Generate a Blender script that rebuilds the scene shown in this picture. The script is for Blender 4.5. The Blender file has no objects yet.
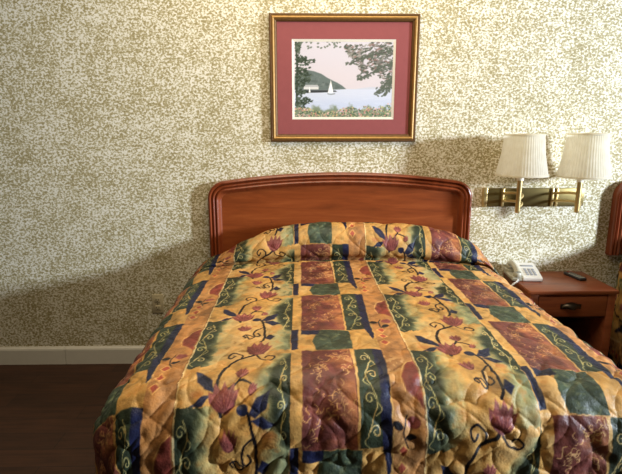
import bpy, bmesh, math, random
import numpy as np
from mathutils import Vector, Matrix

C = bpy.context.scene.collection
PI = math.pi
FLOOR = 0.020

# ------------------------------------------------------------------ helpers
def lin(c):
    c = np.asarray(c, float) / 255.0
    return np.where(c <= .04045, c / 12.92, ((c + .055) / 1.055) ** 2.4)

def L4(c):
    l = lin(c); return (float(l[0]), float(l[1]), float(l[2]), 1.0)

def new_mat(name):
    m = bpy.data.materials.new(name); m.use_nodes = True
    nt = m.node_tree
    return m, nt, nt.nodes['Principled BSDF']

def N(nt, kind, **kw):
    n = nt.nodes.new(kind)
    for k, v in kw.items():
        if k in n.inputs.keys(): n.inputs[k].default_value = v
        else: setattr(n, k, v)
    return n

def ramp(nt, stops):
    r = nt.nodes.new('ShaderNodeValToRGB'); e = r.color_ramp.elements
    while len(e) < len(stops): e.new(.5)
    for i, (p, c) in enumerate(stops):
        e[i].position = p; e[i].color = c
    return r

def mapped(nt, scale=(1, 1, 1), rot=(0, 0, 0)):
    tc = nt.nodes.new('ShaderNodeTexCoord'); mp = nt.nodes.new('ShaderNodeMapping')
    mp.inputs['Scale'].default_value = scale; mp.inputs['Rotation'].default_value = rot
    nt.links.new(tc.outputs['Object'], mp.inputs['Vector'])
    return mp.outputs['Vector']

def bump(nt, b, src, strength, dist):
    n = N(nt, 'ShaderNodeBump', Strength=strength, Distance=dist)
    nt.links.new(src, n.inputs['Height']); nt.links.new(n.outputs['Normal'], b.inputs['Normal'])

def plain(name, rgb, rough=.5, metal=0., spec=.5, var=.08, scale=30, coat=0.):
    m, nt, b = new_mat(name)
    v = mapped(nt)
    nz = N(nt, 'ShaderNodeTexNoise', Scale=scale, Detail=3.0)
    nt.links.new(v, nz.inputs['Vector'])
    c = np.array(L4(rgb)[:3])
    r = ramp(nt, [(.3, (*(c * (1 - var)), 1)), (.7, (*(c * (1 + var)), 1))])
    nt.links.new(nz.outputs['Fac'], r.inputs['Fac']); nt.links.new(r.outputs['Color'], b.inputs['Base Color'])
    b.inputs['Roughness'].default_value = rough; b.inputs['Metallic'].default_value = metal
    b.inputs['Specular IOR Level'].default_value = spec; b.inputs['Coat Weight'].default_value = coat
    return m

def obj(name, bm, mat, parent=None, smooth=True, angle=35):
    me = bpy.data.meshes.new(name)
    bmesh.ops.recalc_face_normals(bm, faces=bm.faces)
    bm.to_mesh(me); bm.free()
    o = bpy.data.objects.new(name, me); C.objects.link(o)
    if mat: me.materials.append(mat)
    if smooth:
        me.polygons.foreach_set('use_smooth', [True] * len(me.polygons))
        me.set_sharp_from_angle(angle=math.radians(angle))
    if parent: o.parent = parent
    return o

def thing(name, label, cat, loc, rz=0, group=None):
    o = bpy.data.objects.new(name, None); C.objects.link(o)
    o.empty_display_size = .05
    o.location = loc; o.rotation_euler = (0, 0, rz)
    o['label'] = label; o['category'] = cat
    if group: o['group'] = group
    return o

def tag(o, label, cat, group=None):
    o['label'] = label; o['category'] = cat
    if group: o['group'] = group
    return o

def box(bm, x0, x1, y0, y1, z0, z1, bev=0., seg=2, M=None):
    r = bmesh.ops.create_cube(bm, size=1.0)
    vs = r['verts']
    for v in vs:
        v.co = Vector(((x0 + x1) / 2 + v.co.x * (x1 - x0), (y0 + y1) / 2 + v.co.y * (y1 - y0), (z0 + z1) / 2 + v.co.z * (z1 - z0)))
    if bev > 0:
        es = list({e for v in vs for e in v.link_edges})
        g = bmesh.ops.bevel(bm, geom=es, offset=bev, segments=seg, affect='EDGES', profile=.5)
        vs = list({v for f in g['faces'] for v in f.verts} | {v for v in vs if v.is_valid})
    if M is not None:
        seen = set()
        for v in vs:
            if v.is_valid and v not in seen:
                seen.add(v); v.co = M @ v.co

def tube(bm, pts, r, n=12, cap=True):
    pts = [Vector(p) for p in pts]; rings = []
    up = None
    for i, p in enumerate(pts):
        d = (pts[min(i + 1, len(pts) - 1)] - pts[max(i - 1, 0)]).normalized()
        if up is None:
            up = Vector((0, 0, 1)) if abs(d.z) < .9 else Vector((1, 0, 0))
        a = d.cross(up).normalized(); bb = a.cross(d).normalized(); up = bb
        rr = r[i] if isinstance(r, (list, tuple)) else r
        rings.append([bm.verts.new(p + a * rr * math.cos(2 * PI * k / n) + bb * rr * math.sin(2 * PI * k / n)) for k in range(n)])
    for i in range(len(rings) - 1):
        for k in range(n):
            bm.faces.new((rings[i][k], rings[i][(k + 1) % n], rings[i + 1][(k + 1) % n], rings[i + 1][k]))
    if cap:
        bm.faces.new(rings[0][::-1]); bm.faces.new(rings[-1])

def lathe(bm, prof, cx=0, cy=0, n=32, close=False):
    rings = [[bm.verts.new((cx + r * math.cos(2 * PI * k / n), cy + r * math.sin(2 * PI * k / n), z)) for k in range(n)] for r, z in prof]
    m = len(rings)
    for i in range(m if close else m - 1):
        for k in range(n):
            bm.faces.new((rings[i][k], rings[i][(k + 1) % n], rings[(i + 1) % m][(k + 1) % n], rings[(i + 1) % m][k]))

def bez(p0, p1, p2, p3, n=14):
    o = []
    for i in range(n + 1):
        t = i / n; u = 1 - t
        o.append(Vector(p0) * u**3 + Vector(p1) * 3 * u * u * t + Vector(p2) * 3 * u * t * t + Vector(p3) * t**3)
    return o

# value noise in numpy ------------------------------------------------
def vnoise(x, y, seed=0):
    xi = np.floor(x).astype(np.int64); yi = np.floor(y).astype(np.int64)
    fx = x - xi; fy = y - yi
    fx = fx * fx * (3 - 2 * fx); fy = fy * fy * (3 - 2 * fy)
    def h(a, b):
        n = (a * 374761393 + b * 668265263 + seed * 974634777) & 0x7fffffff
        n = ((n ^ (n >> 13)) * 1274126177) & 0x7fffffff
        n = n ^ (n >> 16)
        return (n & 0xffff) / 65535.0
    return (h(xi, yi) * (1 - fx) + h(xi + 1, yi) * fx) * (1 - fy) + (h(xi, yi + 1) * (1 - fx) + h(xi + 1, yi + 1) * fx) * fy

def fbm(x, y, seed=0, o=3):
    s = 0; a = .5; t = 0
    for i in range(o):
        s = s + a * vnoise(x, y, seed + i * 17); t += a; x = x * 2.03 + 5.1; y = y * 2.03 + 3.7; a *= .5
    return s / t

def sstep(a, b, x):
    t = np.clip((x - a) / (b - a), 0, 1); return t * t * (3 - 2 * t)

# a small painter for dyed cloth and the framed print ---------------------------
class Paint:
    def __init__(s, w, h, res, base, wrap=None):
        s.res = res; s.nx = int(round(w / res)); s.ny = int(round(h / res)); s.wrap = wrap
        s.img = np.empty((s.ny, s.nx, 3)); s.img[:] = base
        s.X, s.Y = np.meshgrid((np.arange(s.nx) + .5) * res, (np.arange(s.ny) + .5) * res)
    def _offs(s): return (0,) if s.wrap is None else (-2 * s.wrap, -s.wrap, 0, s.wrap)
    def blend(s, mask, col):
        col = np.asarray(col, float)
        s.img = s.img * (1 - mask[..., None]) + col * mask[..., None]
    def _win(s, x0, x1, y0, y1):
        i0 = max(int(x0 / s.res) - 1, 0); i1 = min(int(x1 / s.res) + 2, s.nx)
        j0 = max(int(y0 / s.res) - 1, 0); j1 = min(int(y1 / s.res) + 2, s.ny)
        return (slice(j0, j1), slice(i0, i1)) if i1 > i0 and j1 > j0 else None
    def poly(s, pts, col, soft=.0012, alpha=1.):
        for off in s._offs():
            P = [(a, b + off) for a, b in pts]
            xs = [p[0] for p in P]; ys = [p[1] for p in P]
            w = s._win(min(xs) - soft, max(xs) + soft, min(ys) - soft, max(ys) + soft)
            if w is None: continue
            X = s.X[w]; Y = s.Y[w]; ins = np.zeros(X.shape, bool); d = np.full(X.shape, 1e9)
            for k in range(len(P)):
                (x0, y0), (x1, y1) = P[k], P[(k + 1) % len(P)]
                if y0 != y1:
                    cr = ((y0 > Y) != (y1 > Y)) & (X < (x1 - x0) * (Y - y0) / (y1 - y0) + x0); ins ^= cr
                l2 = (x1 - x0)**2 + (y1 - y0)**2 + 1e-12
                t = np.clip(((X - x0) * (x1 - x0) + (Y - y0) * (y1 - y0)) / l2, 0, 1)
                d = np.minimum(d, np.hypot(X - x0 - t * (x1 - x0), Y - y0 - t * (y1 - y0)))
            sd = np.where(ins, d, -d); m = np.clip(sd / (2 * soft) + .5, 0, 1) * alpha
            s.img[w] = s.img[w] * (1 - m[..., None]) + np.asarray(col, float) * m[..., None]
    def stroke(s, pts, wd, col, alpha=1., smooth=True, soft=.001):
        if smooth and len(pts) > 2: pts = catmull(pts)
        for off in s._offs():
            P = [(a, b + off) for a, b in pts]
            xs = [p[0] for p in P]; ys = [p[1] for p in P]
            w = s._win(min(xs) - wd, max(xs) + wd, min(ys) - wd, max(ys) + wd)
            if w is None: continue
            X = s.X[w]; Y = s.Y[w]; d = np.full(X.shape, 1e9); n = len(P) - 1
            for k in range(n):
                (x0, y0), (x1, y1) = P[k], P[k + 1]
                l2 = (x1 - x0)**2 + (y1 - y0)**2 + 1e-12
                t = np.clip(((X - x0) * (x1 - x0) + (Y - y0) * (y1 - y0)) / l2, 0, 1)
                d = np.minimum(d, np.hypot(X - x0 - t * (x1 - x0), Y - y0 - t * (y1 - y0)))
            m = np.clip((wd / 2 - d) / (2 * soft) + .5, 0, 1) * alpha
            s.img[w] = s.img[w] * (1 - m[..., None]) + np.asarray(col, float) * m[..., None]
    def ell(s, x, y, rx, ry, col, ang=0., alpha=1., soft=.0015):
        n = 18; c, sn = math.cos(ang), math.sin(ang)
        s.poly([(x + rx * math.cos(2 * PI * k / n) * c - ry * math.sin(2 * PI * k / n) * sn,
                 y + rx * math.cos(2 * PI * k / n) * sn + ry * math.sin(2 * PI * k / n) * c) for k in range(n)], col, soft, alpha)

def catmull(p, n=7):
    o = []
    for i in range(len(p) - 1):
        a = p[max(i - 1, 0)]; b = p[i]; c = p[i + 1]; d = p[min(i + 2, len(p) - 1)]
        for k in range(n):
            t = k / n
            o.append(tuple(.5 * (2 * b[j] + (c[j] - a[j]) * t + (2 * a[j] - 5 * b[j] + 4 * c[j] - d[j]) * t * t + (3 * b[j] - a[j] - 3 * c[j] + d[j]) * t**3) for j in (0, 1)))
    return o + [tuple(p[-1])]

def spiral(x, y, r, turns, a0, sx=1, flip=1, n=26):
    return [(x + sx * r * (1 - .8 * k / n) * math.cos(a0 + flip * turns * 2 * PI * k / n),
             y + 1.35 * r * (1 - .8 * k / n) * math.sin(a0 + flip * turns * 2 * PI * k / n)) for k in range(n + 1)]

# ------------------------------------------------------------------ materials
def wood(name, dark, mid, light, scale=1., rough=.32, horiz=True, coat=.12):
    m, nt, b = new_mat(name)
    v = mapped(nt, (1.6 * scale, 14 * scale, 16 * scale) if horiz else (16 * scale, 14 * scale, 1.6 * scale))
    n1 = N(nt, 'ShaderNodeTexNoise', Scale=1.5, Detail=6.0, Roughness=.62, Distortion=.6)
    nt.links.new(v, n1.inputs['Vector'])
    r = ramp(nt, [(.28, L4(dark)), (.5, L4(mid)), (.74, L4(light))])
    nt.links.new(n1.outputs['Fac'], r.inputs['Fac']); nt.links.new(r.outputs['Color'], b.inputs['Base Color'])
    b.inputs['Roughness'].default_value = rough; b.inputs['Coat Weight'].default_value = coat
    b.inputs['Coat Roughness'].default_value = .25
    bump(nt, b, n1.outputs['Fac'], .06, .002)
    return m

def wallpaper():
    m, nt, b = new_mat('speckled_wallpaper')
    v = mapped(nt, (1, 1, 1.25))
    n1 = N(nt, 'ShaderNodeTexNoise', Scale=72.0, Detail=3.0, Roughness=.55, Distortion=.5)
    n2 = N(nt, 'ShaderNodeTexNoise', Scale=5.0, Detail=2.0)
    n3 = N(nt, 'ShaderNodeTexNoise', Scale=17.0, Detail=1.0)
    for n in (n1, n2, n3): nt.links.new(v, n.inputs['Vector'])
    a = N(nt, 'ShaderNodeMath', operation='MULTIPLY_ADD'); a.inputs[1].default_value = .17; nt.links.new(n2.outputs['Fac'], a.inputs[0]); nt.links.new(n1.outputs['Fac'], a.inputs[2])
    a2 = N(nt, 'ShaderNodeMath', operation='MULTIPLY_ADD'); a2.inputs[1].default_value = .17; nt.links.new(n3.outputs['Fac'], a2.inputs[0]); nt.links.new(a.outputs[0], a2.inputs[2])
    r = ramp(nt, [(.60, L4((228, 223, 207))), (.645, L4((207, 200, 172))), (.70, L4((174, 162, 124))), (.80, L4((150, 138, 98)))])
    nt.links.new(a2.outputs[0], r.inputs['Fac']); nt.links.new(r.outputs['Color'], b.inputs['Base Color'])
    b.inputs['Roughness'].default_value = .62; b.inputs['Specular IOR Level'].default_value = .25
    bump(nt, b, a2.outputs[0], .12, .002)
    return m

def floor_mat():
    m, nt, b = new_mat('dark_plank_floor')
    v = mapped(nt)
    br = N(nt, 'ShaderNodeTexBrick', offset=.37, Scale=1.0)
    br.inputs['Brick Width'].default_value = 1.2; br.inputs['Row Height'].default_value = .13
    br.inputs['Mortar Size'].default_value = .0018
    br.inputs['Color1'].default_value = L4((66, 41, 27)); br.inputs['Color2'].default_value = L4((54, 33, 22)); br.inputs['Mortar'].default_value = L4((30, 19, 13))
    nt.links.new(v, br.inputs['Vector'])
    v2 = mapped(nt, (2, 24, 1))
    nz = N(nt, 'ShaderNodeTexNoise', Scale=2.0, Detail=5.0, Roughness=.6); nt.links.new(v2, nz.inputs['Vector'])
    r = ramp(nt, [(.3, (.55, .52, .5, 1)), (.7, (1.25, 1.2, 1.15, 1))]); nt.links.new(nz.outputs['Fac'], r.inputs['Fac'])
    mx = nt.nodes.new('ShaderNodeMix'); mx.data_type = 'RGBA'; mx.blend_type = 'MULTIPLY'; mx.inputs[0].default_value = 1
    nt.links.new(br.outputs['Color'], mx.inputs[6]); nt.links.new(r.outputs['Color'], mx.inputs[7]); nt.links.new(mx.outputs[2], b.inputs['Base Color'])
    b.inputs['Roughness'].default_value = .5; b.inputs['Specular IOR Level'].default_value = .3
    return m

def painted(name, rough, spec, sheen=0., weave=None):
    m, nt, b = new_mat(name)
    at = nt.nodes.new('ShaderNodeVertexColor'); at.layer_name = 'dye'
    nt.links.new(at.outputs['Color'], b.inputs['Base Color'])
    b.inputs['Roughness'].default_value = rough; b.inputs['Specular IOR Level'].default_value = spec
    b.inputs['Sheen Weight'].default_value = sheen; b.inputs['Sheen Roughness'].default_value = .4
    if weave:
        v = mapped(nt)
        nz = N(nt, 'ShaderNodeTexNoise', Scale=weave, Detail=4.0, Roughness=.6); nt.links.new(v, nz.inputs['Vector'])
        bump(nt, b, nz.outputs['Fac'], .35, .006)
    return m

CHERRY = wood('cherry_wood', (106, 48, 18), (130, 62, 26), (148, 76, 35))
CHERRY_V = wood('cherry_moulding', (100, 44, 20), (122, 56, 27), (138, 70, 38), rough=.3, horiz=False)
NIGHT = wood('nightstand_wood', (112, 56, 34), (134, 72, 44), (152, 88, 56), rough=.35)
NIGHT_IN = plain('shaded_recess_wood', (46, 26, 18), .6)  # shade of the open space inside the nightstand put into the wood colour
WHITE = plain('white_trim_paint', (214, 210, 198), .4, var=.02)
BRASS = plain('polished_brass', (206, 184, 128), .32, .8, var=.06, scale=12)
BRASS_P = plain('brass_backplate', (112, 98, 58), .36, .8, var=.12, scale=9)
PEWTER = plain('dark_pewter', (70, 62, 54), .35, .9)
BEIGE = plain('outlet_plastic', (190, 178, 146), .4)
SLOT = plain('outlet_slots', (40, 34, 26), .6)
PHONE = plain('phone_plastic', (226, 224, 218), .35, var=.02)
PHONE_G = plain('phone_grey_keys', (150, 152, 158), .4)
PHONE_SHADED = plain('phone_shaded_plastic', (172, 168, 150), .35)  # shade of the phone's left side put into handset and cradle colour
BLACKP = plain('black_plastic', (40, 38, 38), .4)
REMB = plain('remote_buttons', (150, 150, 142), .5)
MAT = plain('mauve_mat_board', (146, 80, 80), .75, var=.03, spec=.2)
MATW = plain('white_mat_bevel', (226, 220, 206), .7, var=.02)
GOLD = plain('gilded_frame', (158, 120, 62), .42, .4, var=.12, scale=60)
GOLD_D = plain('brown_frame_edge', (96, 66, 30), .45, .35, var=.15, scale=60)

def shade_mat():
    m, nt, b = new_mat('pleated_shade_fabric')
    v = mapped(nt)
    nz = N(nt, 'ShaderNodeTexNoise', Scale=25.0, Detail=2.0); nt.links.new(v, nz.inputs['Vector'])
    r = ramp(nt, [(.3, L4((232, 226, 208))), (.7, L4((242, 238, 224)))]); nt.links.new(nz.outputs['Fac'], r.inputs['Fac'])
    nt.links.new(r.outputs['Color'], b.inputs['Base Color']); b.inputs['Roughness'].default_value = .7
    tr = N(nt, 'ShaderNodeBsdfTranslucent'); nt.links.new(r.outputs['Color'], tr.inputs['Color'])
    mx = N(nt, 'ShaderNodeMixShader'); mx.inputs[0].default_value = .6
    out = nt.nodes['Material Output']
    nt.links.new(b.outputs[0], mx.inputs[1]); nt.links.new(tr.outputs[0], mx.inputs[2]); nt.links.new(mx.outputs[0], out.inputs['Surface'])
    return m
SHADE = shade_mat()

def glass_mat():
    m, nt, b = new_mat('picture_glass')
    t = N(nt, 'ShaderNodeBsdfTransparent'); g = N(nt, 'ShaderNodeBsdfGlossy', Roughness=.03)
    f = N(nt, 'ShaderNodeFresnel', IOR=1.45)
    mx = N(nt, 'ShaderNodeMixShader'); out = nt.nodes['Material Output']
    k = N(nt, 'ShaderNodeMath', operation='MULTIPLY'); k.inputs[1].default_value = .15; nt.links.new(f.outputs[0], k.inputs[0]); nt.links.new(k.outputs[0], mx.inputs[0]); nt.links.new(t.outputs[0], mx.inputs[1]); nt.links.new(g.outputs[0], mx.inputs[2]); nt.links.new(mx.outputs[0], out.inputs['Surface'])
    return m

# ------------------------------------------------------------------ the setting
bm = bmesh.new(); box(bm, -4.2, 7.4, 0, .12, FLOOR - .1, 3.0)
w = obj('wall_back', bm, wallpaper(), smooth=False); w['kind'] = 'structure'
bm = bmesh.new(); box(bm, -4.2, 7.4, -5.2, 0, FLOOR - .1, FLOOR)
fl = obj('floor', bm, floor_mat(), smooth=False); fl['kind'] = 'structure'

def baseboard(name, x0, x1):
    bm = bmesh.new()
    prof = [(0, FLOOR), (-.016, FLOOR), (-.016, .118), (-.013, .128), (-.007, .134), (-.003, .14), (0, .14)]
    a = [bm.verts.new((x0, y, z)) for y, z in prof]; b2 = [bm.verts.new((x1, y, z)) for y, z in prof]
    n = len(prof)
    for i in range(n):
        bm.faces.new((a[i], a[(i + 1) % n], b2[(i + 1) % n], b2[i]))
    bm.faces.new(a); bm.faces.new(b2[::-1])
    o = obj(name, bm, WHITE, smooth=False); o['kind'] = 'structure'
baseboard('baseboard_left', -4.2, -1.5365)
baseboard('baseboard_right', -1.534, 7.4)

# ------------------------------------------------------------------ headboards
HX0, HX1, HB = -.560, 1.056, .745
def hb_outline(inset, n_arc=10, n_top=24):
    """open outline from bottom left, round the arched top, to bottom right"""
    cx = (HX0 + HX1) / 2; hw = (HX1 - HX0) / 2 - inset
    R = max(.105 - inset * .75, .02)
    def top(x): return 1.268 - inset - .052 * ((x - cx) / .72) ** 2
    pts = [(cx - hw, HB)]
    xl = cx - hw + R; zt = top(xl)
    sl = 2 * .052 * (cx - xl) / .72**2
    a1 = PI / 2 + math.atan(sl)
    # corner arc, from pointing left (PI) to a1
    pcx, pcz = cx - hw + R, top(cx - hw + R) - R
    for k in range(n_arc + 1):
        a = PI + (a1 - PI) * k / n_arc
        pts.append((pcx + R * math.cos(a), pcz + R * math.sin(a)))
    xs = pts[-1][0]
    half = pts[:]
    for k in range(1, n_top):
        x = xs + (2 * cx - 2 * xs) * k / n_top
        z = top(x); zl = half[-1][1] - top(xs)
        pts.append((x, z + zl))
    for x, z in reversed(half): pts.append((2 * cx - x, z))
    return pts

def make_headboard(label):
    t = thing('headboard', label, 'headboard', ((HX0 + HX1) / 2, 0, HB), 0, None)
    off = Matrix.Translation((-(HX0 + HX1) / 2, 0, -HB))
    # moulded frame: inset / depth profile with three reeds
    prof = [(0, 0), (0, .042), (.004, .050), (.012, .053), (.019, .044), (.0225, .036), (.026, .044), (.033, .050), (.040, .047), (.0435, .039),
            (.047, .047), (.054, .052), (.062, .048), (.068, .038), (.073, .030), (.079, .026), (.084, .024), (.084, 0)]
    bm = bmesh.new(); rings = []
    for ins, d in prof:
        rings.append([bm.verts.new((x, -d, z)) for x, z in hb_outline(ins)])
    for i in range(len(rings) - 1):
        for k in range(len(rings[0]) - 1):
            bm.faces.new((rings[i][k], rings[i][k + 1], rings[i + 1][k + 1], rings[i + 1][k]))
    bm.faces.new([r[0] for r in rings]); bm.faces.new([r[-1] for r in rings][::-1])
    bm.transform(off)
    obj('moulded_frame', bm, CHERRY_V, t, angle=50)
    bm = bmesh.new(); o = hb_outline(.080)
    fr = [bm.verts.new((x, -.0255, z)) for x, z in o]; bk = [bm.verts.new((x, -.001, z)) for x, z in o]
    bm.faces.new(fr); bm.faces.new(bk[::-1])
    for k in range(len(o)):
        bm.faces.new((fr[k], fr[(k + 1) % len(o)], bk[(k + 1) % len(o)], bk[k]))
    bm.transform(off)
    obj('panel', bm, CHERRY, t, smooth=False)
    return t

BED2 = 2.515
hb1 = make_headboard('arched cherry wood headboard with reeded frame, fully visible behind the bedspread')
hb1['group'] = 'headboards on the wall'
hb2 = hb1.copy(); C.objects.link(hb2); hb2.location.x += BED2
hb2['label'] = 'cherry wood headboard cut off at the right edge, beyond the nightstand'
for ch in list(hb1.children):
    c2 = ch.copy(); C.objects.link(c2); c2.parent = hb2

# ------------------------------------------------------------------ bedspread cloth: dye pattern
W, P = .757, .577
K = lambda r, g, b: np.array((r, g, b), float)
YEL, ORG, DGR, SAGE = K(186, 142, 78), K(168, 117, 68), K(42, 50, 36), K(150, 150, 106)
NAVY, GSC, BLK, GBL = K(24, 28, 54), K(194, 180, 116), K(18, 15, 20), K(58, 70, 54)
ROSE, MAR, RUST, GOLDC = K(126, 66, 60), K(98, 50, 44), K(156, 96, 60), K(206, 158, 98)

def tile_image():
    rnd = random.Random(4)
    T = Paint(W, P, .001, YEL, P)
    X, Y = T.X, T.Y
    def by(y0): return (Y - y0) % P          # distance along the length from y0, wrapped
    nz = fbm(X * 24, Y * 24, 3); nz2 = fbm(X * 70, Y * 70, 9)
    # orange panel
    T.blend((X > .660 + .006 * (nz - .5)).astype(float), ORG)
    # dark green wash fading to sage by the seam
    b = by(.250) + (nz2 - .5) * .02
    inb = (b > 0) & (b < .405 - .10 * sstep(.04, .2, X))
    T.blend(inb * (1 - sstep(.070, .135, X + (nz - .5) * .06)) * .95, SAGE)
    T.blend(inb * (1 - sstep(.045, .095, X + (nz - .5) * .05)), DGR)
    # sage patch beside the navy bar
    b = by(.385) + (nz2 - .5) * .02
    T.blend((b > 0) * (b < .185) * sstep(.245, .300, X + (nz - .5) * .05) * (X < .345), SAGE)
    T.blend((b > 0) * (b < .185) * sstep(.30, .345, X + (nz - .5) * .06) * (X < .345) * .35, GBL)
    # half-leaf of dark green
    b = by(.020)
    inside = (b > 0) & (b < .375) & (X < .350)
    edge = .354 - .074 * np.sin(np.clip(b / .375, 0, 1) * PI) ** .8 - (.012)
    T.blend(inside * sstep(-.040, .0, X - edge + (nz - .5) * .05) * .85, SAGE)
    T.blend(inside * sstep(-.01, .03, X - edge + (nz - .5) * .03), DGR)
    # navy bar
    T.poly([(.347, .392), (.374, .390), (.373, .566), (.350, .570)], NAVY)
    # red-brown block
    red = [(.385, .004), (.552, 0), (.556, .20), (.552, .396), (.384, .398), (.388, .2)]
    T.poly(red, MAR)
    b = by(0); inr = (X > .387) & (X < .552) & (b < .397)
    g = np.clip(sstep(.46, .555, X + (nz - .5) * .10) * .85 + (nz - .55) * .7, 0, 1)
    T.blend(inr * g, RUST)
    # green block with notched yellow and navy corner
    T.poly([(.385, .399), (.566, .399), (.566, .575), (.385, .575)], GBL)
    b = by(.399); ing = (X > .385) & (X < .566) & (b < .177)
    T.blend(ing * np.clip((nz - .42) * 2.4, 0, .75), DGR)
    T.blend(ing * np.clip((nz2 - .55) * 1.6, 0, .35), SAGE)
    T.poly([(.376, .425), (.440, .432), (.424, .505), (.440, .577), (.376, .577)], YEL)
    T.poly([(.386, .398), (.452, .398), (.448, .437), (.386, .437)], NAVY)
    # green strip with scrolls and the tapering navy stripe
    T.poly([(.566, .004), (.640, 0), (.640, .392), (.560, .392)], DGR)
    b = by(0); T.blend(((X > .566) & (X < .638) & (b < .39)) * np.clip((nz - .45) * 1.8, 0, .5), GBL)
    T.poly([(.628, 0), (.662, .004), (.660, .15), (.655, .30), (.655, .47), (.646, .49), (.630, .40), (.622, .30), (.630, .15)], NAVY)
    # gold thread scrolls
    for (x0, y0, n, st, amp, sc) in ((.600, .03, 4, .092, .014, .016), (.032, .285, 4, .092, .013, .016), (.326, .06, 4, .085, .007, .011)):
        spine = [(x0 + amp * math.sin(k * 1.57), y0 + st * k / 2) for k in range(2 * n)]
        T.stroke(spine, .0035, GSC, .85)
        for k in range(n):
            s = 1 if k % 2 else -1
            T.stroke(spiral(x0 + s * amp * .6, y0 + st * (k + .4), sc, 1.2, 0 if s < 0 else PI, 1, s), .0034, GSC, .9)
            T.stroke([(x0 - s * amp, y0 + st * (k + .55)), (x0 - s * amp * 1.8, y0 + st * (k + .75)), (x0 - s * amp * .6, y0 + st * (k + .95))], .003, GSC, .8)
    # gold squiggles on the red block
    for (x, y, rx, ry, n) in ((.50, .05, .045, .035, 26), (.43, .14, .04, .04, 22), (.50, .26, .045, .06, 22), (.42, .33, .03, .05, 12), (.52, .14, .03, .04, 8)):
        for k in range(n):
            px, py = x + rnd.gauss(0, rx * .5), y + rnd.gauss(0, ry * .5)
            px = min(max(px, .392), .545); py = min(max(py, .008), .385)
            a = rnd.uniform(0, 6.28); l = rnd.uniform(.008, .02)
            T.stroke([(px, py), (px + l * math.cos(a), py + l * math.sin(a)), (px + l * math.cos(a) + l * .7 * math.cos(a + 1.3), py + l * math.sin(a) + l * .7 * math.sin(a + 1.3))], .0026, GOLDC, .75)
    # red patch, sprig and diamonds on the orange panel
    T.poly([(.753, .085), (.722, .115), (.712, .145), (.698, .175), (.704, .225), (.730, .245), (.753, .275)], K(118, 54, 44), .003)
    T.stroke([(.753, .085), (.720, .115), (.696, .175), (.702, .23)], .003, K(226, 178, 110), .8)
    T.stroke([(.700, .300), (.690, .350), (.705, .400), (.690, .425)], .004, BLK)
    T.ell(.672, .325, .017, .012, BLK, .5); T.ell(.712, .362, .015, .010, BLK, -.4); T.ell(.722, .318, .020, .018, ROSE)
    for i, y in enumerate((.405, .462, .52)):
        x = .690 - .003 * i; r = .019
        T.poly([(x, y - r * 1.35), (x + r, y), (x, y + r * 1.35), (x - r, y)], K(222, 170, 96), .002)
        T.poly([(x, y - r), (x + r * .72, y), (x, y + r), (x - r * .72, y)], K(158, 74, 54), .002)
    # seam line
    T.blend((X < .005).astype(float) * .75, K(232, 202, 146)); T.blend((X > W - .004).astype(float) * .6, K(120, 82, 44))
    # ---- vine
    def leaf(p, c=NAVY):
        T.poly(p, c, .002)
        cx = sum(q[0] for q in p) / len(p); cy = sum(q[1] for q in p) / len(p)
        T.stroke([p[0], (cx, cy), p[len(p) // 2]], .0022, c + 36, .6)
    vs = .0092
    T.stroke([(.128, .826), (.123, .762), (.134, .688), (.162, .636), (.207, .609), (.229, .588)], vs + .001, BLK)
    T.stroke([(.128, .80), (.133, .835), (.14, .86)], vs + .001, BLK)
    T.stroke([(.181, .623), (.183, .592), (.154, .568), (.135, .586), (.145, .614), (.157, .595)], vs * .75, BLK)
    T.stroke([(.23, .594), (.247, .627), (.281, .639), (.295, .622), (.273, .609), (.262, .617)], vs * .7, BLK)
    T.stroke([(.237, .491), (.248, .462), (.247, .396), (.237, .335), (.226, .285), (.205, .262)], vs, BLK)
    T.stroke([(.246, .372), (.240, .353), (.215, .375), (.204, .408), (.217, .439), (.232, .428), (.222, .405)], vs * .75, BLK)
    T.stroke([(.175, .42), (.195, .455), (.209, .441), (.188, .422), (.169, .427), (.178, .444)], vs * .65, BLK)
    T.stroke([(.129, .795), (.164, .778), (.192, .742), (.198, .72)], vs * .85, BLK)
    T.stroke([(.188, .75), (.211, .756), (.231, .772)], vs * .7, BLK)
    T.stroke([(.132, .797), (.153, .777), (.177, .796), (.181, .827), (.162, .832), (.158, .808), (.168, .802)], vs * .85, BLK)
    leaf([(.047, .694), (.073, .705), (.105, .744), (.122, .796), (.086, .775), (.058, .745)])
    leaf([(.048, .828), (.077, .800), (.110, .798), (.086, .828)])
    leaf([(.226, .282), (.247, .238), (.290, .214), (.277, .271), (.247, .294)])
    leaf([(.234, .300), (.268, .289), (.308, .318), (.270, .330)])
    leaf([(.250, .458), (.265, .422), (.288, .447), (.272, .477)])
    def flower(x, y, w_, h, ang, bud=False):
        U = [(-.52, -.22), (-.36, -.14), (-.26, -.50), (-.10, -.22), (.04, -.52), (.17, -.20), (.34, -.46), (.38, -.12), (.54, -.20), (.45, .14), (.27, .40), (.02, .52), (-.25, .40), (-.45, .12)]
        if bud: U = [(-.45, -.2), (-.25, -.25), (-.15, -.5), (.05, -.28), (.25, -.5), (.3, -.2), (.48, -.15), (.32, .3), (0, .5), (-.32, .3)]
        c_, s_ = math.cos(ang), math.sin(ang)
        def at(p): return (x + p[0] * w_ * c_ - p[1] * h * s_, y + p[0] * w_ * s_ + p[1] * h * c_)
        T.poly([at(p) for p in U], ROSE, .002)
        T.poly([at((p[0] * .62, p[1] * .55 + .16)) for p in U], K(104, 46, 48), .006, .8)
        for q in ([(-.40, -.10), (-.22, .14), (-.02, .42)], [(-.24, -.42), (-.16, 0), (.0, .40)], [(.05, -.44), (.02, 0), (.03, .40)], [(.33, -.38), (.20, 0), (.06, .42)], [(.46, -.12), (.3, .14), (.1, .42)]):
            T.stroke([at(p) for p in q], .0026, K(172, 108, 92), .6)
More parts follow.
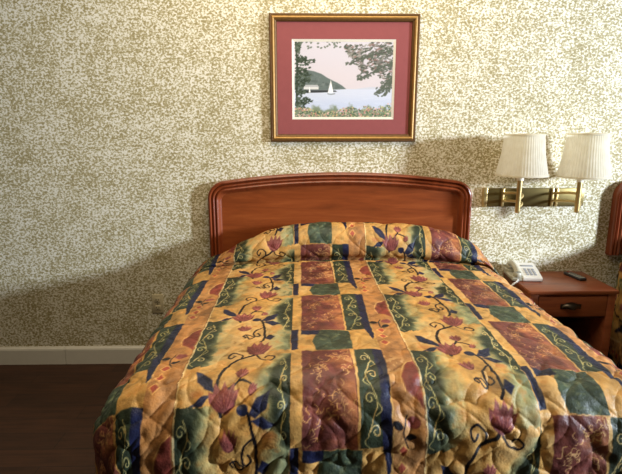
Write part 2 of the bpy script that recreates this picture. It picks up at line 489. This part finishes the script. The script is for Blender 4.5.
        T.stroke([at((-.44, .02)), at((-.25, .34)), at((.02, .47)), at((.28, .34)), at((.44, .05))], .004, K(88, 40, 44), .7)
    flower(.234, .545, .088, .105, .1)
    flower(.147, .228, .092, .100, -.1)
    T.ell(.206, .268, .018, .018, NAVY)
    flower(.166, .354, .054, .066, 0)
    flower(.195, .712, .046, .056, 0, True); flower(.235, .782, .026, .038, .4, True)
    T.ell(.060, .215, .02, .012, K(176, 108, 62), 0, .6, .006); T.ell(.285, .345, .02, .012, K(176, 108, 62), 0, .6, .006)
    return T.img

TILE = tile_image()
BCX = .265
def dye(s, t):
    """fabric colour (linear RGB) at lateral s (from the bed's middle) and length t"""
    Xw = s + BCX
    tuck = sstep(.246, .226, t) * .345
    t = t - tuck
    wx = s + (fbm(s * 45, t * 45, 5, 2) - .5) * .006; wy = t + (fbm(s * 45 + 40, t * 45, 6, 2) - .5) * .009
    a = wx + BCX + .383 ; col = np.floor(a / W).astype(int); a = a - col * W
    odd = (col % 2 != 0)
    b = wy - .90 - np.where(odd, -.290, 0.)
    vine = a < .345
    b = b - np.where(odd & vine, .050, 0.) - np.where(col < 0, -.050, 0.)
    i = np.clip((a / W * TILE.shape[1] - .5), 0, TILE.shape[1] - 1.001); j = (b % P) / P * TILE.shape[0] - .5
    i0 = np.floor(i).astype(int); j0 = np.floor(j).astype(int); fi = (i - i0)[..., None]; fj = (j - j0)[..., None]
    h = TILE.shape[0]
    c = (TILE[j0 % h, i0] * (1 - fi) + TILE[j0 % h, i0 + 1] * fi) * (1 - fj) + (TILE[(j0 + 1) % h, i0] * (1 - fi) + TILE[(j0 + 1) % h, i0 + 1] * fi) * fj
    # uneven hand-dyed wash
    n1 = fbm(s * 9, t * 9, 21, 3); n2 = fbm(s * 38, t * 38, 31, 3); n3 = fbm(s * 5 + 9, t * 5, 41, 2)
    g = 1 + (n1 - .5) * .36 + (n2 - .5) * .55
    c = c * g[..., None]
    light = np.clip((n3 - .55) * 2.2, 0, .38)[..., None] * (c.mean(-1, keepdims=True) > 110)
    c = c * (1 - light) + np.array((226, 192, 138.)) * light
    warm = np.clip((n2 - .58) * 2.4, 0, .5)[..., None] * (c.mean(-1, keepdims=True) > 110)
    c = c * (1 - warm) + np.array((176, 118, 60.)) * warm
    return lin(np.clip(c, 4, 250))

# ------------------------------------------------------------------ bedspread cloth: shape
A0, B0, RR = .770, 1.605, .160
ZT = .790
HEM = .775
def path_hump():
    pts = [(.33, 0.0, 1), (.298, -.003, 1), (.270, -.014, 1), (.240, -.034, 1), (.244, .000, 0), (.276, .034, 0), (.278, .08, 0), (.252, .142, 0), (.200, .180, 0), (.150, .188, 0), (.105, .172, 0), (.075, .12, 0), (.062, .04, 0), (.058, -.02, 0)]
    p = catmull([(a, b) for a, b, _ in pts], 10)
    return np.array(p)
HP = path_hump()
_ds = np.r_[0, np.cumsum(np.hypot(*np.diff(HP, axis=0).T))]

def make_bedspread():
    def axis(lo, hi, mid_lo, mid_hi, fine, coarse):
        a = np.arange(mid_lo, mid_hi + 1e-9, fine)
        l = np.arange(lo, mid_lo - coarse * .5, coarse) if lo < mid_lo else np.array([])
        r = np.arange(mid_hi + coarse, hi + coarse * .5, coarse)
        return np.r_[l, a, r]
    S = axis(-(A0 + HEM), A0 + HEM, -1.0, 1.0, .0031, .012)
    T0 = .33 - _ds[-1]
    Tt = axis(T0, B0 + HEM, T0, 2.0, .0031, .012)
    s, t = np.meshgrid(S, Tt)
    ds = np.maximum(np.abs(s) - A0, 0); dt = np.maximum(t - B0, 0)
    d = np.hypot(ds, dt); dcl = np.minimum(d, HEM)
    ux = np.where(d > 0, ds / np.maximum(d, 1e-9), 0) * np.sign(s); uy = np.where(d > 0, dt / np.maximum(d, 1e-9), 0)
    q = RR * PI / 2
    ang = np.minimum(dcl, q) / RR
    hor = RR * np.sin(ang); drop = RR * (1 - np.cos(ang))
    ext = np.maximum(dcl - q, 0)
    hor = hor + ext * .06; drop = drop + ext * .995
    # soft folds of the hanging part
    fold_w = sstep(.05, .6, ext)
    corner = np.minimum(np.abs(ux), uy) * 1.414
    phi = np.arctan2(uy, np.abs(ux) + 1e-9)
    fold = np.sin(s * 9 + t * 11 * (np.abs(ux) > .5) + 2 * np.sin(s * 3 + t * 4)) * .018 * (1 - corner) + corner * .05 * np.cos(phi * 4 + PI) 
    hor = hor + fold * fold_w
    bx = np.clip(s, -A0, A0) + ux * hor
    tb = np.minimum(t, B0)
    by = tb + uy * hor
    # crown and lazy unevenness of the mattress top
    z = ZT - .045 * (np.abs(np.clip(s, -A0 - .1, A0 + .1)) / .85) ** 2.4 - .006 * (t > .33) * sstep(.33, 1.7, t)
    z = z + (fbm(s * 3.2 + 7, t * 3.2, 3, 2) - .5) * .016 - drop
    # pillow roll under the cloth
    al = np.clip(.33 - t, 0, _ds[-1])
    hy = np.interp(al, _ds, HP[:, 0]); hz = np.interp(al, _ds, HP[:, 1])
    X = s + BCX
    wgt = np.interp(X, [-.66, -.56, -.47, -.36, -.21, -.09, .0, .25, .60, .77, .89, 1.02, 1.11, 1.18, 1.25], [.0, .05, .16, .46, .76, .93, .995, 1.0, 1.0, .93, .82, .58, .28, .08, 0])
    wgt = wgt + (fbm(s * 6, t * 6, 13, 2) - .5) * .10 * wgt
    hump = t < .33
    by = np.where(hump, hy, by)
    z = np.where(hump, z + hz * np.where(hz > 0, wgt, sstep(-1.0, -.6, s) * .6 + .4), z)
    Vx, Vy, Vz = bx + BCX, -by, z
    Pn = np.stack([Vx, Vy, Vz], -1)
    du = np.gradient(Pn, axis=1); dv = np.gradient(Pn, axis=0)
    nrm = np.cross(dv, du); ln = np.linalg.norm(nrm, axis=-1, keepdims=True); nrm = nrm / np.maximum(ln, 1e-9)
    flip = np.where((nrm[..., 2:3] < 0) & (d[..., None] < .1) & (t[..., None] > .4), -1, 1); nrm = nrm * flip
    # quilting: wavy ogee cells puffed between stitch lines
    u1 = s / .155 + t / .235 + .16 * np.sin(2 * PI * t / .235) ; u2 = s / .155 - t / .235 + .16 * np.sin(2 * PI * t / .235)
    c1 = np.abs(np.sin(PI * u1)); c2 = np.abs(np.sin(PI * u2))
    puff = np.minimum(c1, c2) ** .45
    edge = sstep(-.10, .06, np.maximum(t - B0, np.abs(s) - A0 - .03))
    amp = .0040 + .0030 * edge
    amp = np.where(hump, .007, amp)
    ripple = (fbm(s * 16 + 3 * fbm(s * 5, t * 5, 8, 2), t * 22, 51, 3) - .5)
    creases = (1 - np.abs(2 * fbm(s * 7 + t * 5, t * 6 - s * 4, 61, 3) - 1)) ** 5
    disp = amp * puff + ripple * (.004 + .004 * edge) - creases * (.0025 + .010 * edge)
    Pn = Pn + nrm * disp[..., None]
    Pn[..., 2] = np.maximum(Pn[..., 2], FLOOR + .004)
    Pn[..., 1] = np.minimum(Pn[..., 1], -.056)
    col = dye(s, t)
    nt_, ns = s.shape
    idx = np.arange(nt_ * ns).reshape(nt_, ns)
    f = np.stack([idx[:-1, :-1], idx[:-1, 1:], idx[1:, 1:], idx[1:, :-1]], -1).reshape(-1, 4)
    keep = (d.reshape(-1)[f] < HEM - 1e-4).any(1)
    f = f[keep]
    used = np.zeros(nt_ * ns, bool); used[f.ravel()] = True
    remap = np.cumsum(used) - 1
    f = remap[f]; V = Pn.reshape(-1, 3)[used]; Cc = col.reshape(-1, 3)[used]
    org = np.array((BCX, -1.0, FLOOR)); V = V - org
    # a wrong-way check: make top faces look up
    a, b, c = V[f[:, 0]], V[f[:, 1]], V[f[:, 2]]
    nz = np.cross(b - a, c - a)[:, 2].sum()
    if nz < 0: f = f[:, ::-1]
    me = bpy.data.meshes.new('bedspread')
    me.vertices.add(len(V)); me.vertices.foreach_set('co', V.ravel())
    me.loops.add(f.size); me.loops.foreach_set('vertex_index', f.ravel().astype(np.int32))
    me.polygons.add(len(f)); me.polygons.foreach_set('loop_start', np.arange(0, f.size, 4, dtype=np.int32))
    me.polygons.foreach_set('use_smooth', np.ones(len(f), bool))
    at = me.color_attributes.new('dye', 'FLOAT_COLOR', 'POINT')
    at.data.foreach_set('color', np.c_[Cc, np.ones(len(Cc))].ravel())
    me.update(calc_edges=True); me.validate()
    o = bpy.data.objects.new('bedspread', me); C.objects.link(o)
    o.location = org
    me.materials.append(painted('quilted_satin_cloth', .46, .3, .0, 130.0))
    return o

bs = make_bedspread()
tag(bs, 'quilted patchwork bedspread with roses and vines, filling the foreground before the full headboard', 'bedspread', 'patterned bedspreads')
bs2 = bs.copy(); C.objects.link(bs2); bs2.location.x += BED2 + .17; bs2.scale.z = 1.12  # height stretched to raise the shadow it casts on the wall
tag(bs2, 'shadowed patterned bedspread barely showing at the right edge beside the nightstand', 'bedspread', 'patterned bedspreads')

# ------------------------------------------------------------------ framed print
def print_colours():
    w_, h_ = .596, .436
    A = Paint(w_, h_, .002, K(226, 220, 226))
    X, Y = A.X, A.Y                      # Y runs downward from the top edge
    fy = Y / h_
    A.img = K(206, 201, 210) * np.ones_like(A.img)
    A.blend(sstep(.15, .5, fy) * .5, K(216, 204, 206))
    A.blend((fy > .62) * 1., K(206, 212, 228)); A.blend(sstep(.66, .85, fy) * .6, K(188, 200, 226))
    A.poly([(.38, .268), (.46, .258), (.54, .262), (.596, .256), (.596, .272), (.38, .272)], K(196, 202, 216), .002, .8)
    # headland
    A.poly([(.0, .20), (.05, .178), (.085, .162), (.12, .168), (.165, .183), (.20, .205), (.235, .222), (.262, .234), (.29, .250), (.315, .270), (.20, .276), (0, .276)], K(104, 116, 112), .002)
    rnd = random.Random(7)
    for k in range(90):
        x = rnd.uniform(.03, .28); top = .165 + max(0, x - .1) * .47
        y = rnd.uniform(top + .01, .27)
        if y < .27: A.ell(x, y, rnd.uniform(.004, .012), rnd.uniform(.003, .008), rnd.choice((88, 96, 118, 126)) + K(-4, 6, 3), 0, .6)
    A.poly([(.045, .276), (.22, .276), (.25, .284), (.17, .290), (.04, .292)], K(70, 72, 74), .002)
    A.poly([(.058, .256), (.065, .247), (.140, .247), (.148, .256), (.148, .272), (.058, .272)], K(216, 216, 214), .0015)
    A.poly([(.058, .258), (.062, .248), (.144, .248), (.148, .258)], K(178, 180, 182), .0015)
    A.poly([(.03, .28), (.25, .278), (.26, .286), (.03, .294)], K(58, 60, 62), .002, .85)
    A.poly([(.216, .292), (.221, .216), (.236, .284), (.236, .292)], K(250, 248, 246), .001); A.poly([(.204, .291), (.219, .228), (.218, .292)], K(236, 236, 238), .001)
    A.stroke([(.204, .297), (.220, .301), (.246, .297)], .007, K(150, 156, 160))
    A.poly([(.088, .290), (.094, .254), (.100, .290)], K(240, 240, 240), .001)
    for k in range(40):
        x = rnd.uniform(.05, .58); y = rnd.uniform(.30, .40)
        A.stroke([(x, y), (x + rnd.uniform(.02, .06), y + .001)], .002, K(222, 228, 240), .5)
    # left tree: drooping boughs
    A.stroke([(.012, 0), (.02, .15), (.016, .3), (.022, .436)], .012, K(60, 66, 56))
    for (y, l) in ((.02, .03), (.05, .02), (.10, .06), (.115, .11), (.16, .06), (.185, .09), (.215, .085), (.25, .05), (.29, .055), (.335, .10), (.35, .06), (.385, .08), (.415, .09)):
        A.stroke([(.015, y - .01), (.015 + l * .6, y + .008), (.015 + l, y)], .004, K(60, 70, 58))
        for k in range(int(16 + l * 260)):
            u = rnd.random(); A.ell(.012 + u * l, y + rnd.gauss(0, .011), rnd.uniform(.005, .011), rnd.uniform(.003, .006), rnd.choice((46, 56, 72, 90)) + K(0, 12, -2), rnd.uniform(-.7, .7), .85)
    for k in range(26):
        x = rnd.choice((.03, .09, .155, .19, .235, .25, .28)); A.ell(x + rnd.gauss(0, .01), rnd.uniform(.0, .04), .008, .005, K(92, 104, 88), rnd.uniform(-1, 1), .8)
    # right tree
    for k in range(620):
        x = .30 + .30 * rnd.random() ** .72; lim = .03 + max(0, (x - .33)) * .92
        lim = min(lim, .235); y = rnd.random() * lim + .002
        if x < .44: y = .02 + (rnd.random()) * .14 * (x - .28) / .12
        c = rnd.choice(((98, 96, 92), (120, 116, 110), (84, 92, 80), (140, 112, 106), (66, 74, 64), (150, 150, 142)))
        A.ell(x, y, rnd.uniform(.005, .014), rnd.uniform(.002, .006), K(*c), rnd.uniform(-.9, .4), .8)
    for br in ([(.596, .05), (.5, .07), (.42, .09), (.33, .13)], [(.596, .12), (.52, .15), (.44, .19), (.39, .215)], [(.596, .2), (.56, .23), (.53, .27), (.50, .29)], [(.596, .22), (.57, .26), (.555, .30)]):
        A.stroke(br, .005, K(70, 66, 62))
        for (x, y) in catmull(br):
            for k in range(3): A.ell(x + rnd.gauss(0, .012), y + rnd.gauss(0, .008), .009, .005, K(88, 96, 84), rnd.uniform(-1, 1), .8)
    # flowers along the shore
    A.blend(sstep(.365, .405, Y + .014 * np.sin(X * 60) + (fbm(X * 60, Y * 60, 4) - .5) * .05), K(128, 140, 118))
    for k in range(700):
        x = rnd.uniform(0, .596); hgt = .03 + .03 * (math.sin(x * 11 + 1) ** 2) + (.03 if x > .42 else 0)
        y = .436 - rnd.random() * hgt
        c = rnd.choice(((84, 104, 78), (108, 126, 96), (142, 154, 124), (206, 140, 130), (222, 190, 180), (200, 190, 130), (70, 88, 70)))
        A.ell(x, y, rnd.uniform(.003, .007), rnd.uniform(.002, .005), K(*c), rnd.uniform(-1, 1), .85)
    return A.img[::-1], w_, h_

def grid_painted(name, img, x0, z0, w_, h_, y, mat, parent):
    ny, nx = img.shape[:2]
    X, Z = np.meshgrid(x0 + w_ * (np.arange(nx)) / (nx - 1), z0 + h_ * np.arange(ny) / (ny - 1))
    V = np.stack([X, np.full_like(X, y), Z], -1).reshape(-1, 3)
    idx = np.arange(nx * ny).reshape(ny, nx)
    f = np.stack([idx[:-1, :-1], idx[:-1, 1:], idx[1:, 1:], idx[1:, :-1]], -1).reshape(-1, 4)
    me = bpy.data.meshes.new(name); me.from_pydata(V.tolist(), [], f.tolist())
    at = me.color_attributes.new('dye', 'FLOAT_COLOR', 'POINT')
    at.data.foreach_set('color', np.c_[lin(np.clip(img.reshape(-1, 3), 3, 252)), np.ones(nx * ny)].ravel())
    me.materials.append(mat)
    o = bpy.data.objects.new(name, me); C.objects.link(o); o.parent = parent
    return o

pf = thing('framed_picture', 'gold framed sailboat print in a wide mauve mat, hung above the headboard', 'picture', (.2605, 0, 1.4525))
PX, PZ = .2605, 1.4525
px0, px1, pz0, pz1 = -.173 - PX, .694 - PX, 0, .719
def frame_ring(bm, prof):
    rings = []
    for ins, d in prof:
        rings.append([bm.verts.new(c) for c in ((px0 + ins, -d, pz0 + ins), (px1 - ins, -d, pz0 + ins), (px1 - ins, -d, pz1 - ins), (px0 + ins, -d, pz1 - ins))])
    for i in range(len(rings) - 1):
        for k in range(4): bm.faces.new((rings[i][k], rings[i][(k + 1) % 4], rings[i + 1][(k + 1) % 4], rings[i + 1][k]))
bm = bmesh.new(); frame_ring(bm, [(0, .002), (0, .020), (.004, .026), (.010, .027), (.013, .024)])
fo = obj('outer_frame', bm, GOLD_D, pf, angle=20)
bm = bmesh.new(); frame_ring(bm, [(.013, .024), (.016, .028), (.022, .030), (.028, .027), (.031, .021)])
obj('gilt_moulding', bm, GOLD, pf, angle=20)
bm = bmesh.new(); frame_ring(bm, [(.031, .021), (.034, .022), (.040, .019), (.044, .012)])
obj('inner_lip', bm, GOLD_D, pf, angle=20)
ax0, ax1, az0, az1 = -.0435 - PX, .5605 - PX, 1.583 - PZ, 2.034 - PZ
bm = bmesh.new()
o4 = [bm.verts.new(c) for c in ((px0 + .03, -.011, .03), (px1 - .03, -.011, .03), (px1 - .03, -.011, pz1 - .03), (px0 + .03, -.011, pz1 - .03))]
i4 = [bm.verts.new(c) for c in ((ax0, -.011, az0), (ax1, -.011, az0), (ax1, -.011, az1), (ax0, -.011, az1))]
for k in range(4): bm.faces.new((o4[k], o4[(k + 1) % 4], i4[(k + 1) % 4], i4[k]))
obj('mat_board', bm, MAT, pf, smooth=False)
bm = bmesh.new()
j4 = [bm.verts.new(c) for c in ((ax0, -.0108, az0), (ax1, -.0108, az0), (ax1, -.0108, az1), (ax0, -.0108, az1))]
k4 = [bm.verts.new(c) for c in ((ax0 + .014, -.007, az0 + .014), (ax1 - .014, -.007, az0 + .014), (ax1 - .014, -.007, az1 - .014), (ax0 + .014, -.007, az1 - .014))]
for k in range(4): bm.faces.new((j4[k], j4[(k + 1) % 4], k4[(k + 1) % 4], k4[k]))
obj('mat_bevel', bm, MATW, pf, smooth=False)
img, w_, h_ = print_colours()
grid_painted('art_print', img, ax0 + .012, az0 + .012, ax1 - ax0 - .024, az1 - az0 - .024, -.0065, painted('printed_paper', .6, .2), pf)
bm = bmesh.new(); g4 = [bm.verts.new(c) for c in ((px0 + .04, -.014, .04), (px1 - .04, -.014, .04), (px1 - .04, -.014, pz1 - .04), (px0 + .04, -.014, pz1 - .04))]
bm.faces.new(g4)
obj('glass', bm, glass_mat(), pf, smooth=False)

# ------------------------------------------------------------------ wall sconce
sc = thing('wall_lamp', 'brass twin-arm wall lamp with two cream pleated shades above the nightstand', 'lamp', (1.45, 0, 1.05))
sx, sz = 1.45, 1.05
bm = bmesh.new(); box(bm, 1.136 - sx, 1.762 - sx, -.026, -.001, 1.057 - sz, 1.170 - sz, .004)
bp = obj('back_plate', bm, BRASS_P, sc)
bm = bmesh.new(); box(bm, 1.130 - sx, 1.156 - sx, -.032, -.001, 1.053 - sz, 1.174 - sz, .004)
obj('end_block', bm, BRASS, sc)
for bx_ in (1.252, 1.560, 1.588):
    bm = bmesh.new(); box(bm, bx_ - .008 - sx, bx_ + .006 - sx, -.036, -.020, 1.057 - sz, 1.170 - sz, .003)
    obj('rib', bm, BRASS, sc)
def shade_bm(cx, zb, zt_, rb, rt):
    bm = bmesh.new(); n = 216; rings = []
    prof = [(0, 0), (.04, 0), (.5, 0), (.96, 0), (1, 0)]
    for u, _ in prof:
        r0 = rb + (rt - rb) * u; r0 += .006 * math.sin(u * PI) * -1
        z_ = zb + (zt_ - zb) * u
        rings.append([bm.verts.new((cx + (r0 + .0014 * math.cos(k * PI / 2)) * math.cos(2 * PI * k / n), -.2 + (r0 + .0014 * math.cos(k * PI / 2)) * math.sin(2 * PI * k / n), z_)) for k in range(n)])
    for i in range(len(rings) - 1):
        for k in range(n): bm.faces.new((rings[i][k], rings[i][(k + 1) % n], rings[i + 1][(k + 1) % n], rings[i + 1][k]))
    return bm
def ring_bm(cx, z_, r):
    bm = bmesh.new(); lathe(bm, [(r - .003, z_ - .005), (r + .003, z_ - .005), (r + .003, z_ + .005), (r - .003, z_ + .005)], cx, -.2, 48, True)
    return bm
for cx, tx, zt_, zb, bars in ((1.2790, 1.275, 1.500, 1.267, 1.252), (1.643, 1.627, 1.504, 1.257, 1.574)):
    lx = cx - sx
    sh = obj('lamp_shade', shade_bm(lx, zb - sz, zt_ - sz, .143, .106), SHADE, sc, angle=80)
    obj('trim_band', ring_bm(lx, zb + .003 - sz, .1445), SHADE, sh); obj('trim_band', ring_bm(lx, zt_ - .004 - sz, .1065), SHADE, sh)
    bm = bmesh.new()
    for k in range(3):
        a = 2 * PI * k / 3 + .4
        tube(bm, [(lx, -.2, zt_ - .03 - sz), (lx + .106 * math.cos(a), -.2 + .106 * math.sin(a), zt_ - .008 - sz)], .0022, 6)
    lathe(bm, [(.001, zt_ - .04 - sz), (.016, zt_ - .04 - sz), (.016, zt_ - .028 - sz), (.001, zt_ - .026 - sz)], lx, -.2, 16)
    obj('shade_spider', bm, BRASS, sh)
    bm = bmesh.new(); lathe(bm, [(.001, zb - .03 - sz), (.020, zb - .03 - sz), (.021, zb + .03 - sz), (.017, zb + .05 - sz), (.028, zb + .10 - sz), (.03, zb + .135 - sz), (.02, zb + .165 - sz), (.001, zb + .172 - sz)], tx - sx, -.2, 20)
    obj('bulb', bm, plain('frosted_bulb', (235, 232, 222), .3), sc)
    bm = bmesh.new(); tx_ = tx - sx
    lathe(bm, [(.001, 1.046 - sz), (.011, 1.046 - sz), (.014, 1.052 - sz), (.0145, 1.06 - sz), (.0145, zb - sz + .02), (.001, zb - sz + .02)], tx_, -.2, 20)
    obj('stem', bm, BRASS, sc)
    for zz, lift in ((1.138, .02), (1.092, .015)):
        bm = bmesh.new()
        tube(bm, bez((bars - sx, -.03, zz - sz), (bars - sx + .02, -.11, zz + lift - sz), (tx_ + .09, -.15, zz + lift - sz), (tx_, -.2, zz - .012 - sz), 16), .0085, 12)
        obj('arm', bm, BRASS, sc)

# ------------------------------------------------------------------ nightstand
NX0, NX1, NY, NZ = 1.300, 1.812, -.408, .632
ns = thing('nightstand', 'brown wooden nightstand with one drawer and open shelf under the wall lamp', 'nightstand', ((NX0 + NX1) / 2, -.21, FLOOR))
ox, oy, oz = (NX0 + NX1) / 2, -.21, FLOOR
def nbox(name, mat, *b, bev=.003, parent=ns):
    bm = bmesh.new(); box(bm, b[0] - ox, b[1] - ox, b[2] - oy, b[3] - oy, b[4] - oz, b[5] - oz, bev)
    return obj(name, bm, mat, parent)
nbox('top', NIGHT, NX0, NX1, NY, -.010, NZ - .022, NZ, bev=.005)
nbox('side_panel', NIGHT, NX0 + .010, NX0 + .056, NY + .012, -.016, FLOOR, NZ - .022)
nbox('side_panel', NIGHT, NX1 - .056, NX1 - .010, NY + .012, -.016, FLOOR, NZ - .022)
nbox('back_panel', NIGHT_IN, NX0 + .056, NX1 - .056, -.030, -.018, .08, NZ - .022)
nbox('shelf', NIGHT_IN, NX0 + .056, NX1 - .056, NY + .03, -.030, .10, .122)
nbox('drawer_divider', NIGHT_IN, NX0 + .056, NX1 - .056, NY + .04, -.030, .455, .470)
nbox('kick_board', NIGHT, NX0 + .056, NX1 - .056, NY + .04, NY + .055, FLOOR, .10)
nbox('top_rail', NIGHT, NX0 + .056, NX1 - .056, NY + .020, NY + .035, NZ - .034, NZ - .022, bev=.001)
dr = nbox('drawer', NIGHT, NX0 + .060, NX1 - .060, NY + .010, NY + .05, .474, NZ - .036, bev=.004)
bm = bmesh.new()
hx, hz_ = 1.545 - ox, .540 - oz; yf = NY + .010 - oy
n = 14; rows = []
for j in range(8):
    th = (j / 7) * PI / 2
    row = []
    for k in range(n + 1):
        a = PI * k / n
        r_x, r_z = .056, .036
        row.append(bm.verts.new((hx + r_x * math.cos(a) * (.35 + .65 * math.cos(th)) , yf - .034 * math.sin(th) * (.3 + .7 * math.sin(a)) - .001, hz_ + (r_z * math.sin(a)) * (math.cos(th)) - .014)))
    rows.append(row)
for j in range(7):
    for k in range(n): bm.faces.new((rows[j][k], rows[j][k + 1], rows[j + 1][k + 1], rows[j + 1][k]))
box(bm, hx - .060, hx + .060, yf - .004, yf, hz_ - .018, hz_ + .012, .0018)
obj('cup_handle', bm, PEWTER, dr)

# ------------------------------------------------------------------ telephone
tp = thing('telephone', 'white corded desk phone with side handset on the nightstand beside the bed', 'phone', (1.372, -.135, NZ + .001), math.radians(-6)); tp.scale = (.95, .92, .92)
bm = bmesh.new()
# wedge body
pr = [(-.098, 0), (-.104, .008), (-.104, .022), (-.098, .030), (.02, .060), (.088, .076), (.100, .070), (.102, .055), (.102, 0)]
a_ = [bm.verts.new((-.030, y, z_)) for y, z_ in pr]; b_ = [bm.verts.new((.092, y, z_)) for y, z_ in pr]
for i in range(len(pr)): bm.faces.new((a_[i], a_[(i + 1) % len(pr)], b_[(i + 1) % len(pr)], b_[i]))
bm.faces.new(a_); bm.faces.new(b_[::-1])
bmesh.ops.bevel(bm, geom=[e for e in bm.edges if abs((e.verts[0].co - e.verts[1].co).x) < 1e-6 and abs(e.verts[0].co.x) > .029], offset=.005, segments=2, affect='EDGES')
body = obj('body', bm, PHONE, tp)
bm = bmesh.new()
box(bm, -.094, -.026, -.100, .102, 0, .022, .006)
box(bm, -.094, -.026, .045, .098, .018, .040, .006); box(bm, -.094, -.026, -.096, -.055, .018, .030, .006)
obj('cradle', bm, PHONE_SHADED, tp)
def slope(y): return .030 + (y + .098) * (.030 / .118) if y < .02 else .060 + (y - .02) * (.016 / .068)
for r in range(4):
    for c in range(3):
        bm = bmesh.new(); x = .008 + c * .024; y = -.070 + r * .022
        box(bm, x - .008, x + .008, y - .007, y + .007, slope(y) - .003, slope(y) + .006, .002)
        obj('key', bm, PHONE_G, body)
bm = bmesh.new(); box(bm, -.006, .072, .035, .058, slope(.046) - .004, slope(.046) + .003, .002); obj('label_strip', bm, PHONE_G, body)
# handset: arched grip with two round ends
bm = bmesh.new()
g = bez((-.060, -.088, .050), (-.060, -.05, .082), (-.060, .05, .098), (-.060, .088, .064), 18)
tube(bm, g, [.017 + .006 * abs(2 * i / 18 - 1) ** 2 for i in range(19)], 14)
for (y, z_, r) in ((-.080, .038, .026), (.078, .052, .027)):
    lathe(bm, [(.001, z_ - .012), (r * .9, z_ - .010), (r, z_ - .002), (r, z_ + .010), (r * .8, z_ + .018), (.001, z_ + .021)], -.060, y, 20)
obj('handset', bm, PHONE_SHADED, tp)
bm = bmesh.new()
path = bez((-.060, -.104, .012), (-.075, -.17, .015), (-.105, -.17, .012), (-.118, -.16, -.02), 30) + bez((-.118, -.16, -.02), (-.125, -.155, -.08), (-.12, -.14, -.2), (-.11, -.12, -.3), 40)[1:]
co = []
for i, p_ in enumerate(path):
    th = i * 1.9; co.append(p_ + Vector((.0045 * math.cos(th), .0035 * math.sin(th), .0045 * math.sin(th))))
tube(bm, co, .0026, 6)
obj('cord', bm, PHONE, tp)

# ------------------------------------------------------------------ remote control
rc = thing('remote_control', 'small dark remote control lying on the right half of the nightstand top', 'remote', (1.690, -.150, NZ + .0005), math.radians(10))
bm = bmesh.new(); box(bm, -.022, .022, -.078, .078, 0, .018, .005, 3); rb_ = obj('case', bm, BLACKP, rc)
bm = bmesh.new(); box(bm, -.018, .018, -.066, .040, .0165, .0195, .001); face = obj('face_plate', bm, REMB, rc)
for r in range(6):
    for c in range(3):
        bm = bmesh.new(); box(bm, -.0145 + c * .0115, -.0085 + c * .0115, -.060 + r * .016, -.051 + r * .016, .019, .0215, .0008); obj('button', bm, BLACKP, rb_)
bm = bmesh.new(); box(bm, -.008, .008, .052, .064, .017, .0205, .002); obj('button', bm, plain('red_key', (150, 40, 34), .4), rb_)

# ------------------------------------------------------------------ wall outlet
wo = thing('wall_outlet', 'beige duplex power outlet low on the wall left of the bed', 'outlet', (-.917, 0, .429))
bm = bmesh.new(); box(bm, -.036, .036, -.007, 0, -.062, .062, .003); pl = obj('cover_plate', bm, BEIGE, wo)
for s in (1, -1):
    bm = bmesh.new(); box(bm, -.018, .018, -.0105, -.005, s * .026 - .016, s * .026 + .016, .004, 3); soc = obj('socket', bm, BEIGE, wo)
    bm = bmesh.new()
    box(bm, -.009, -.006, -.0112, -.010, s * .026 - .003, s * .026 + .009); box(bm, .006, .009, -.0112, -.010, s * .026 - .003, s * .026 + .009)
    box(bm, -.003, .003, -.0112, -.010, s * .026 - .012, s * .026 - .006)
    obj('slots', bm, SLOT, soc, smooth=False)
bm = bmesh.new(); box(bm, -.004, .004, -.0085, -.006, -.004, .004, .0015); obj('screw', bm, PEWTER, pl)

# ------------------------------------------------------------------ light
def area(name, loc, target, size, power, col, sy=None):
    l = bpy.data.lights.new(name, 'AREA'); l.energy = power; l.color = col; l.size = size
    if sy: l.shape = 'RECTANGLE'; l.size_y = sy
    o = bpy.data.objects.new(name, l); C.objects.link(o); o.location = loc
    o.rotation_euler = (Vector(target) - Vector(loc)).to_track_quat('-Z', 'Y').to_euler()
    return o
area('window_daylight', (6.6, -3.0, 1.98), (0, -.2, 1.1), .5, 930, (.77, .875, 1.0), .6)
area('ceiling_lamp', (.1, -1.2, 2.95), (.1, -1.199, 0), 1.9, 60, (1.0, .84, .60))

wd = bpy.data.worlds.new('room_ambient'); wd.use_nodes = True
bpy.context.scene.world = wd
bg = wd.node_tree.nodes['Background']; bg.inputs['Color'].default_value = (1.0, .86, .62, 1); bg.inputs['Strength'].default_value = .088

# ------------------------------------------------------------------ camera
cam = bpy.data.cameras.new('camera'); co_ = bpy.data.objects.new('camera', cam); C.objects.link(co_)
cam.sensor_fit = 'HORIZONTAL'; cam.sensor_width = 36; cam.lens = 505 / 622 * 36
co_.location = (0, -3.1, 1.55)
co_.rotation_euler = (math.radians(90 - 12.5), 0, math.radians(-1.25))
sc_ = bpy.context.scene; sc_.camera = co_
sc_.view_settings.view_transform = 'Standard'; sc_.view_settings.look = 'None'; sc_.view_settings.exposure = 0
